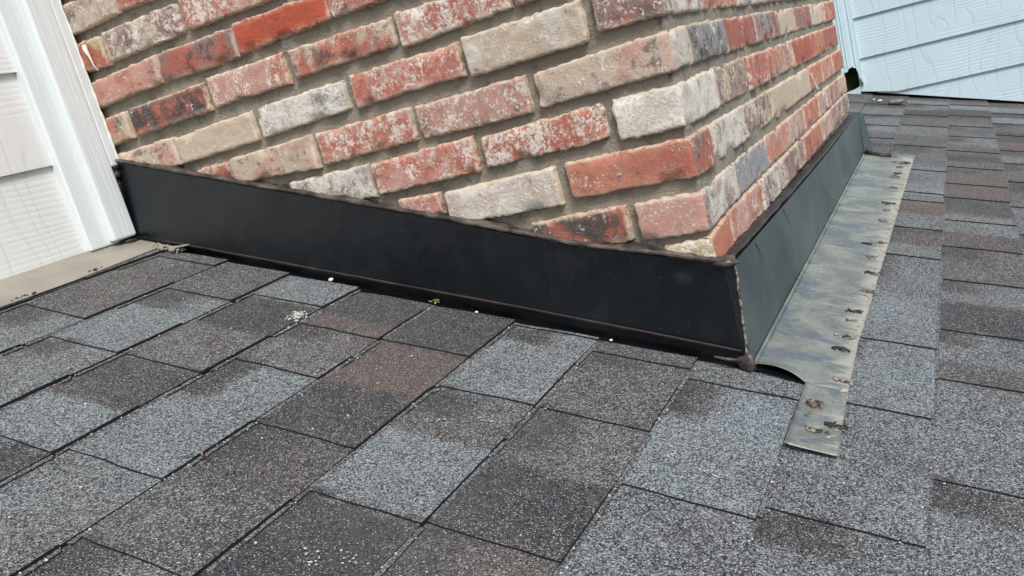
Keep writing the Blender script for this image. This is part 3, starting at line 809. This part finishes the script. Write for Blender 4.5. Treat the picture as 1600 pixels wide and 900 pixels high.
cp = MB()   # loose mortar and corner debris where apron, trim and chimney meet
for q in range(60): blob(cp, roof(rb.uniform(-1.10, -1.02), rb.uniform(-.040, -.016), .012), rb.uniform(.001, .004), rb.uniform(.001, .0035), rb.uniform(.001, .0025), .5, 120, 8)
blob(cp, roof(-1.055, -.018, .011), .045, .012, .003, .4, 40, 14)
tag(cp.build('mortar_crumbs', M_APR, smooth=True), 'dirt and mortar crumbs heaped in the corner below the white trim', 'debris')

LW = thing('siding_wall', (-1.12, -1.2, .23), 'white wood-grain lap siding wall with thick corner trim left of the chimney', 'wall')
ZB = .229; XS = -1.115
def lap(z0, z1, y0, y1, x_low, x_up, name='siding_board'):
    b = MB()
    vs = []
    n = 2
    for y in (y0, y1):
        for (x, z) in ((x_low, z0), (x_up, z1), (x_up-.012, z1), (x_low-.0085, z0), ): vs.append((x, y, z))
    b.add(vs, [(0, 4, 5, 1), (0, 3, 7, 4), (1, 5, 6, 2), (2, 6, 7, 3), (0, 1, 2, 3), (4, 7, 6, 5)])
    return b.build(name, M_LS, LW)
zs = [ZB, .3975, .566] + [.566+.169*i for i in range(1, 9)]
for i in range(len(zs)-1): lap(zs[i], zs[i+1]+.028, -3.0, -.108, XS, XS-.0095)
def beveled(x0, x1, y0, y1, z0, z1, name, mat, par, bv=.003):
    me = MB(); box(me, x0, x1, y0, y1, z0, z1); o = me.build(name, mat, par)
    m = o.modifiers.new('bevel', 'BEVEL'); m.width = bv; m.segments = 3; return o
beveled(-1.16, -1.100, -.1145, -.03, ZB+.002, 1.9, 'trim_board', M_LT, LW, .004)
beveled(-1.102, -1.084, -.0735, -.0215, ZB+.007, 1.9, 'trim_board', M_LT, LW, .005)
beveled(-1.15, -1.0845, -.0225, -.001, .37, 1.9, 'trim_edge', M_LT, LW, .003)
ck = MB(); pts = [(-1.0845+.0008*nz(i*.35, 3), -.0035+.001*nz(i*.5, 7), .372+1.4*i/150) for i in range(151)]
tube(ck, pts, [.0018+.0028*max(0, nz(i*.31, 2)) for i in range(151)], 7, .5, 90)
ck.build('edge_caulk', M_CAULK, LW, smooth=True)
wb = MB(); box(wb, -1.30, -1.137, -3.0, 2.95, .02, 1.9); wb.build('wall_core', M_DARK, LW)

# ------------------------------------------------------------------ far wall
PSI = math.radians(5); 
FW = thing('siding_wall', (0.3, 2.96, -.2), 'lap siding wall behind the roof, right of the chimney, bluish sky light painted into its colour', 'wall')
def fwp(x, z, d=0.0):     # d = distance in front of the wall plane
    return (x + d*math.sin(PSI), 2.95+(x-.2)*math.tan(PSI) - d*math.cos(PSI), z)
def rz(x): return Z0 - (x)*math.tan(PH) + .016
zl = [-.118-.170*i for i in range(0, 5)][::-1] + [-.118+.1705*i for i in range(1, 13)]
def far_board(z0, z1, xl, xr):
    b = MB(); vs = []; N = 24
    xs = [xl+(xr-xl)*i/N for i in range(N+1)]
    # clip the foot of the board along the roof slope
    pts = []
    for x in xs:
        lo = max(z0, rz(x)); pts.append((x, lo, z1)) if lo < z1-.001 else None
    if len(pts) < 2: return
    if pts[-1][0] < xr-.001 or pts[0][0] > xl+.001:
        x_ = -(z1-.001-.016-Z0)/math.tan(PH)
        if xl < x_ < xr: pts.insert(0, (x_, z1-.002, z1))
    for (x, lo, hi) in pts:
        f = (lo-z0)/(z1-z0); dlo = .012*(1-f)+.001*f
        vs += [fwp(x, lo, dlo), fwp(x, hi, .001), fwp(x, lo, dlo-.009)]
    n = len(pts); fs = []
    for i in range(n-1):
        a, c = 3*i, 3*i+3
        fs += [(a, c, c+1, a+1), (a+2, c+2, c, a)]
    fs.append((0, 1, 2)); fs.append((3*n-3, 3*n-1, 3*n-2))
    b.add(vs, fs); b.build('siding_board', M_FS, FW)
for z0, z1 in zip(zl, zl[1:]):
    far_board(z0, z1+.014, -.094 if z0 > -.13 else -.35, 3.2)
for z0, z1 in zip(zl, zl[1:]):
    if z0 > -.13: far_board(z0, z1+.014, -1.25, -.166)
m_ = MB(); vs = [fwp(-.20, -.118, .0095), fwp(-.0942, -.118, .0095), fwp(-.0942, -.062, .0085), fwp(-.112, -.070, .0085), fwp(-.20, -.085, .0085)]
m_.add(vs, [(0, 1, 2, 3, 4)]); 
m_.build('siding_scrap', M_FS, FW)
# corner board with a rotted foot
ct = MB(); NXc = 14; foot = [.012, .010, .008, .010, .010, .014, .022, .026, .026, .022, .020, .004, -.03, -.045, -.05]
for face in ((-.165, -.112, .030), (-.112, -.078, .024)):
    x0, x1, d = face; vs = []
    for i in range(NXc+1):
        x = x0+(x1-x0)*i/NXc; f = (x+.165)/(.087); zf = foot[min(14, int(f*14))] + .006*nz(x*200, 3)
        for z, dd in ((zf, d), (2.0, d)): vs.append(fwp(x, z, dd))
    ct.add(vs, grid_faces(NXc+1, 2))
ct.add([fwp(-.078, -.06, .0245), fwp(-.078, 2.0, .0245), fwp(-.078, 2.0, .0), fwp(-.078, -.06, .0)], [(0, 3, 2, 1)])
ct.add([fwp(-.112, .03, .030), fwp(-.112, 2.0, .030), fwp(-.112, 2.0, .0245), fwp(-.112, .03, .0245)], [(0, 3, 2, 1)])
for x in (-.128, -.140, -.096):
    tube(ct, [fwp(x, .03, .0305 if x < -.112 else .0245), fwp(x, 2.0, .0305 if x < -.112 else .0245)], .0022, 6)
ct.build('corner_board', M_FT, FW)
cv = MB(); 
def fbox(mb, x0, x1, z0, z1, d0, d1):
    vs = [fwp(x, z, d) for x in (x0, x1) for z in (z0, z1) for d in (d0, d1)]
    mb.add(vs, [(0, 1, 3, 2), (4, 6, 7, 5), (0, 4, 5, 1), (2, 3, 7, 6), (0, 2, 6, 4), (1, 5, 7, 3)])
fbox(cv, -1.3, 3.2, -1.4, 2.0, -.20, -.035); cv.build('wall_core', M_DARK, FW)

# ------------------------------------------------------------------ small loose things
s_ = MB(); c_ = roof(.055, 2.66, .012); blob(s_, (c_[0], c_[1], c_[2]+.006), .026, .018, .012, .45, 30, 12)
tag(s_.build('stone_chip', M_STONE, smooth=True), 'flat grey stone chip lying on the shingles below the far sky-tinted wall', 'stone')
def leaf(name, u, v, sz, mat, label, cat, n=5, base=.012):
    lb = MB(); r = random.Random(int(abs(u*1000)))
    for q in range(n):
        a = r.uniform(0, 6.28); L = sz*r.uniform(.5, 1.1); W = L*.38; cu, cv_ = u+r.uniform(-1, 1)*sz*.6, v+r.uniform(-1, 1)*sz*.35; vs = []
        for i in range(7):
            f = i/6; wdt = W*math.sin(math.pi*(.08+.84*f))*(1+.3*nz(q*3, i)); z = base+.001+L*.22*math.sin(f*3+q)+L*.1*f
            for sgn in (-1, 0, 1):
                lu, lv = (f-.5)*L, sgn*wdt*.5
                vs.append(roof(cu+lu*math.cos(a)-lv*math.sin(a), cv_+lu*math.sin(a)+lv*math.cos(a), max(base, z+(abs(sgn)*wdt*.25))))
        lb.add(vs, grid_faces(7, 3))
    return tag(lb.build(name, mat, smooth=True), label, cat)
leaf('dry_leaves', .112, -.092, .014, M_BROWN, 'crumpled brown leaf scraps on the near leg of the metal strip', 'leaves', 14, .0135)
leaf('curled_leaf', .118, -.118, .022, M_STONE, 'curled grey-brown leaf flake below the brown scraps on the metal strip', 'leaf', 1, .0135)
leaf('moss_sprig', -.482, -.020, .012, M_YEL, 'yellow-green sprig of dry moss at the shingle edge under the black flashing', 'moss', 6, .010)
leaf('curled_bud', -.480, -.519, .010, M_BROWN, 'tiny curled tan bud husk in a shingle seam at lower left', 'husk', 2, .008)
def crumb(u, v, r, lab, n=.009):
    b = MB(); c_ = roof(u, v, n+r*.5); blob(b, c_, r*1.3, r, r*.8, .4, 150, 8)
    tag(b.build('paint_chip', M_CAULK, smooth=True), lab, 'paint chip', 'white paint chips on the roof')
crumb(-.691, -.016, .0036, 'largest white paint chip, under the left half of the black flashing')
crumb(-.405, -.022, .0024, 'white paint chip beside the black flashing, right of the yellow moss sprig')
crumb(-.182, -.022, .0018, 'small white paint chip under the right end of the black front flashing')
crumb(-.009, 2.69, .007, 'white paint chip on the far shingles beside the grey stone chip', .010)
crumb(-.034, 2.72, .004, 'tiny white paint chip left of the grey stone on the far shingles', .010)
sm = MB(); r = random.Random(3)
for q in range(110):
    c_ = roof(-.646+r.gauss(0, .0065), -.158+r.gauss(0, .0085), .0070); blob(sm, c_, r.uniform(.0008, .0024), r.uniform(.0008, .0024), .0009, .5, 160, 6)
tag(sm.build('caulk_smear', mat_simple('greyish_caulk', (.36, .35, .33), (.55, .54, .50), 90, .8), smooth=True), 'pale dried smear on a dark shingle below the left part of the flashing', 'smear')
dr = MB(); tube(dr, [(-1.062, -.0045, .590), (-1.060, -.0065, .582), (-1.057, -.006, .566), (-1.055, -.006, .552), (-1.049, -.005, .541)], [.0032, .0042, .0016, .0013, .0011], 6, .3, 90)
dr.build('caulk_drip', M_CAULK, CH, smooth=True)
dr = MB(); tube(dr, [(.004, 1.03, .168), (.005, 1.05, .150), (.006, 1.06, .134), (.007, 1.07, .125)], [.002, .0018, .003, .005], 6, .3, 60)
dr.build('caulk_drip', M_CAULK, CH, smooth=True)

# loose granules washed down and caught along the butt edges
gr = MB(); r = random.Random(8)
for q in range(520):
    k = r.randrange(1, 12); v = r.uniform(-.80, -.03)
    if r.random() < .65: u = BUTT[k]+abs(r.gauss(0, .0035))+.0015; n = .0035
    else: u = r.uniform(BUTT[k-1], BUTT[k]); n = .0020+.0044*(u-BUTT[k-1])/.146+.0012
    if u < -1.04: continue
    if .085 < u < .16 and v > -.21: continue
    z_ = r.uniform(.0007, .0016); blob(gr, roof(u, v, n+z_*.4), z_*1.3, z_, z_*.8, .5, 300, 6)
for (cu, cv_) in ((-.262, -.60), (-.232, -.585), (-.272, -.655), (.03, -.285), (-.02, -.27), (-.29, -.335), (-.24, -.30)):
    for q in range(16): z_ = r.uniform(.0006, .0014); blob(gr, roof(cu+r.gauss(0, .009), cv_+r.gauss(0, .006), .0062), z_*1.5, z_, z_*.6, .5, 300, 6)
tag(gr.build('loose_granules', mat_simple('pale_loose_granules', (.22, .22, .21), (.60, .58, .54), 170, .9), smooth=True), 'pale loose shingle granules scattered along the seams of the roof', 'granules', kind='stuff')
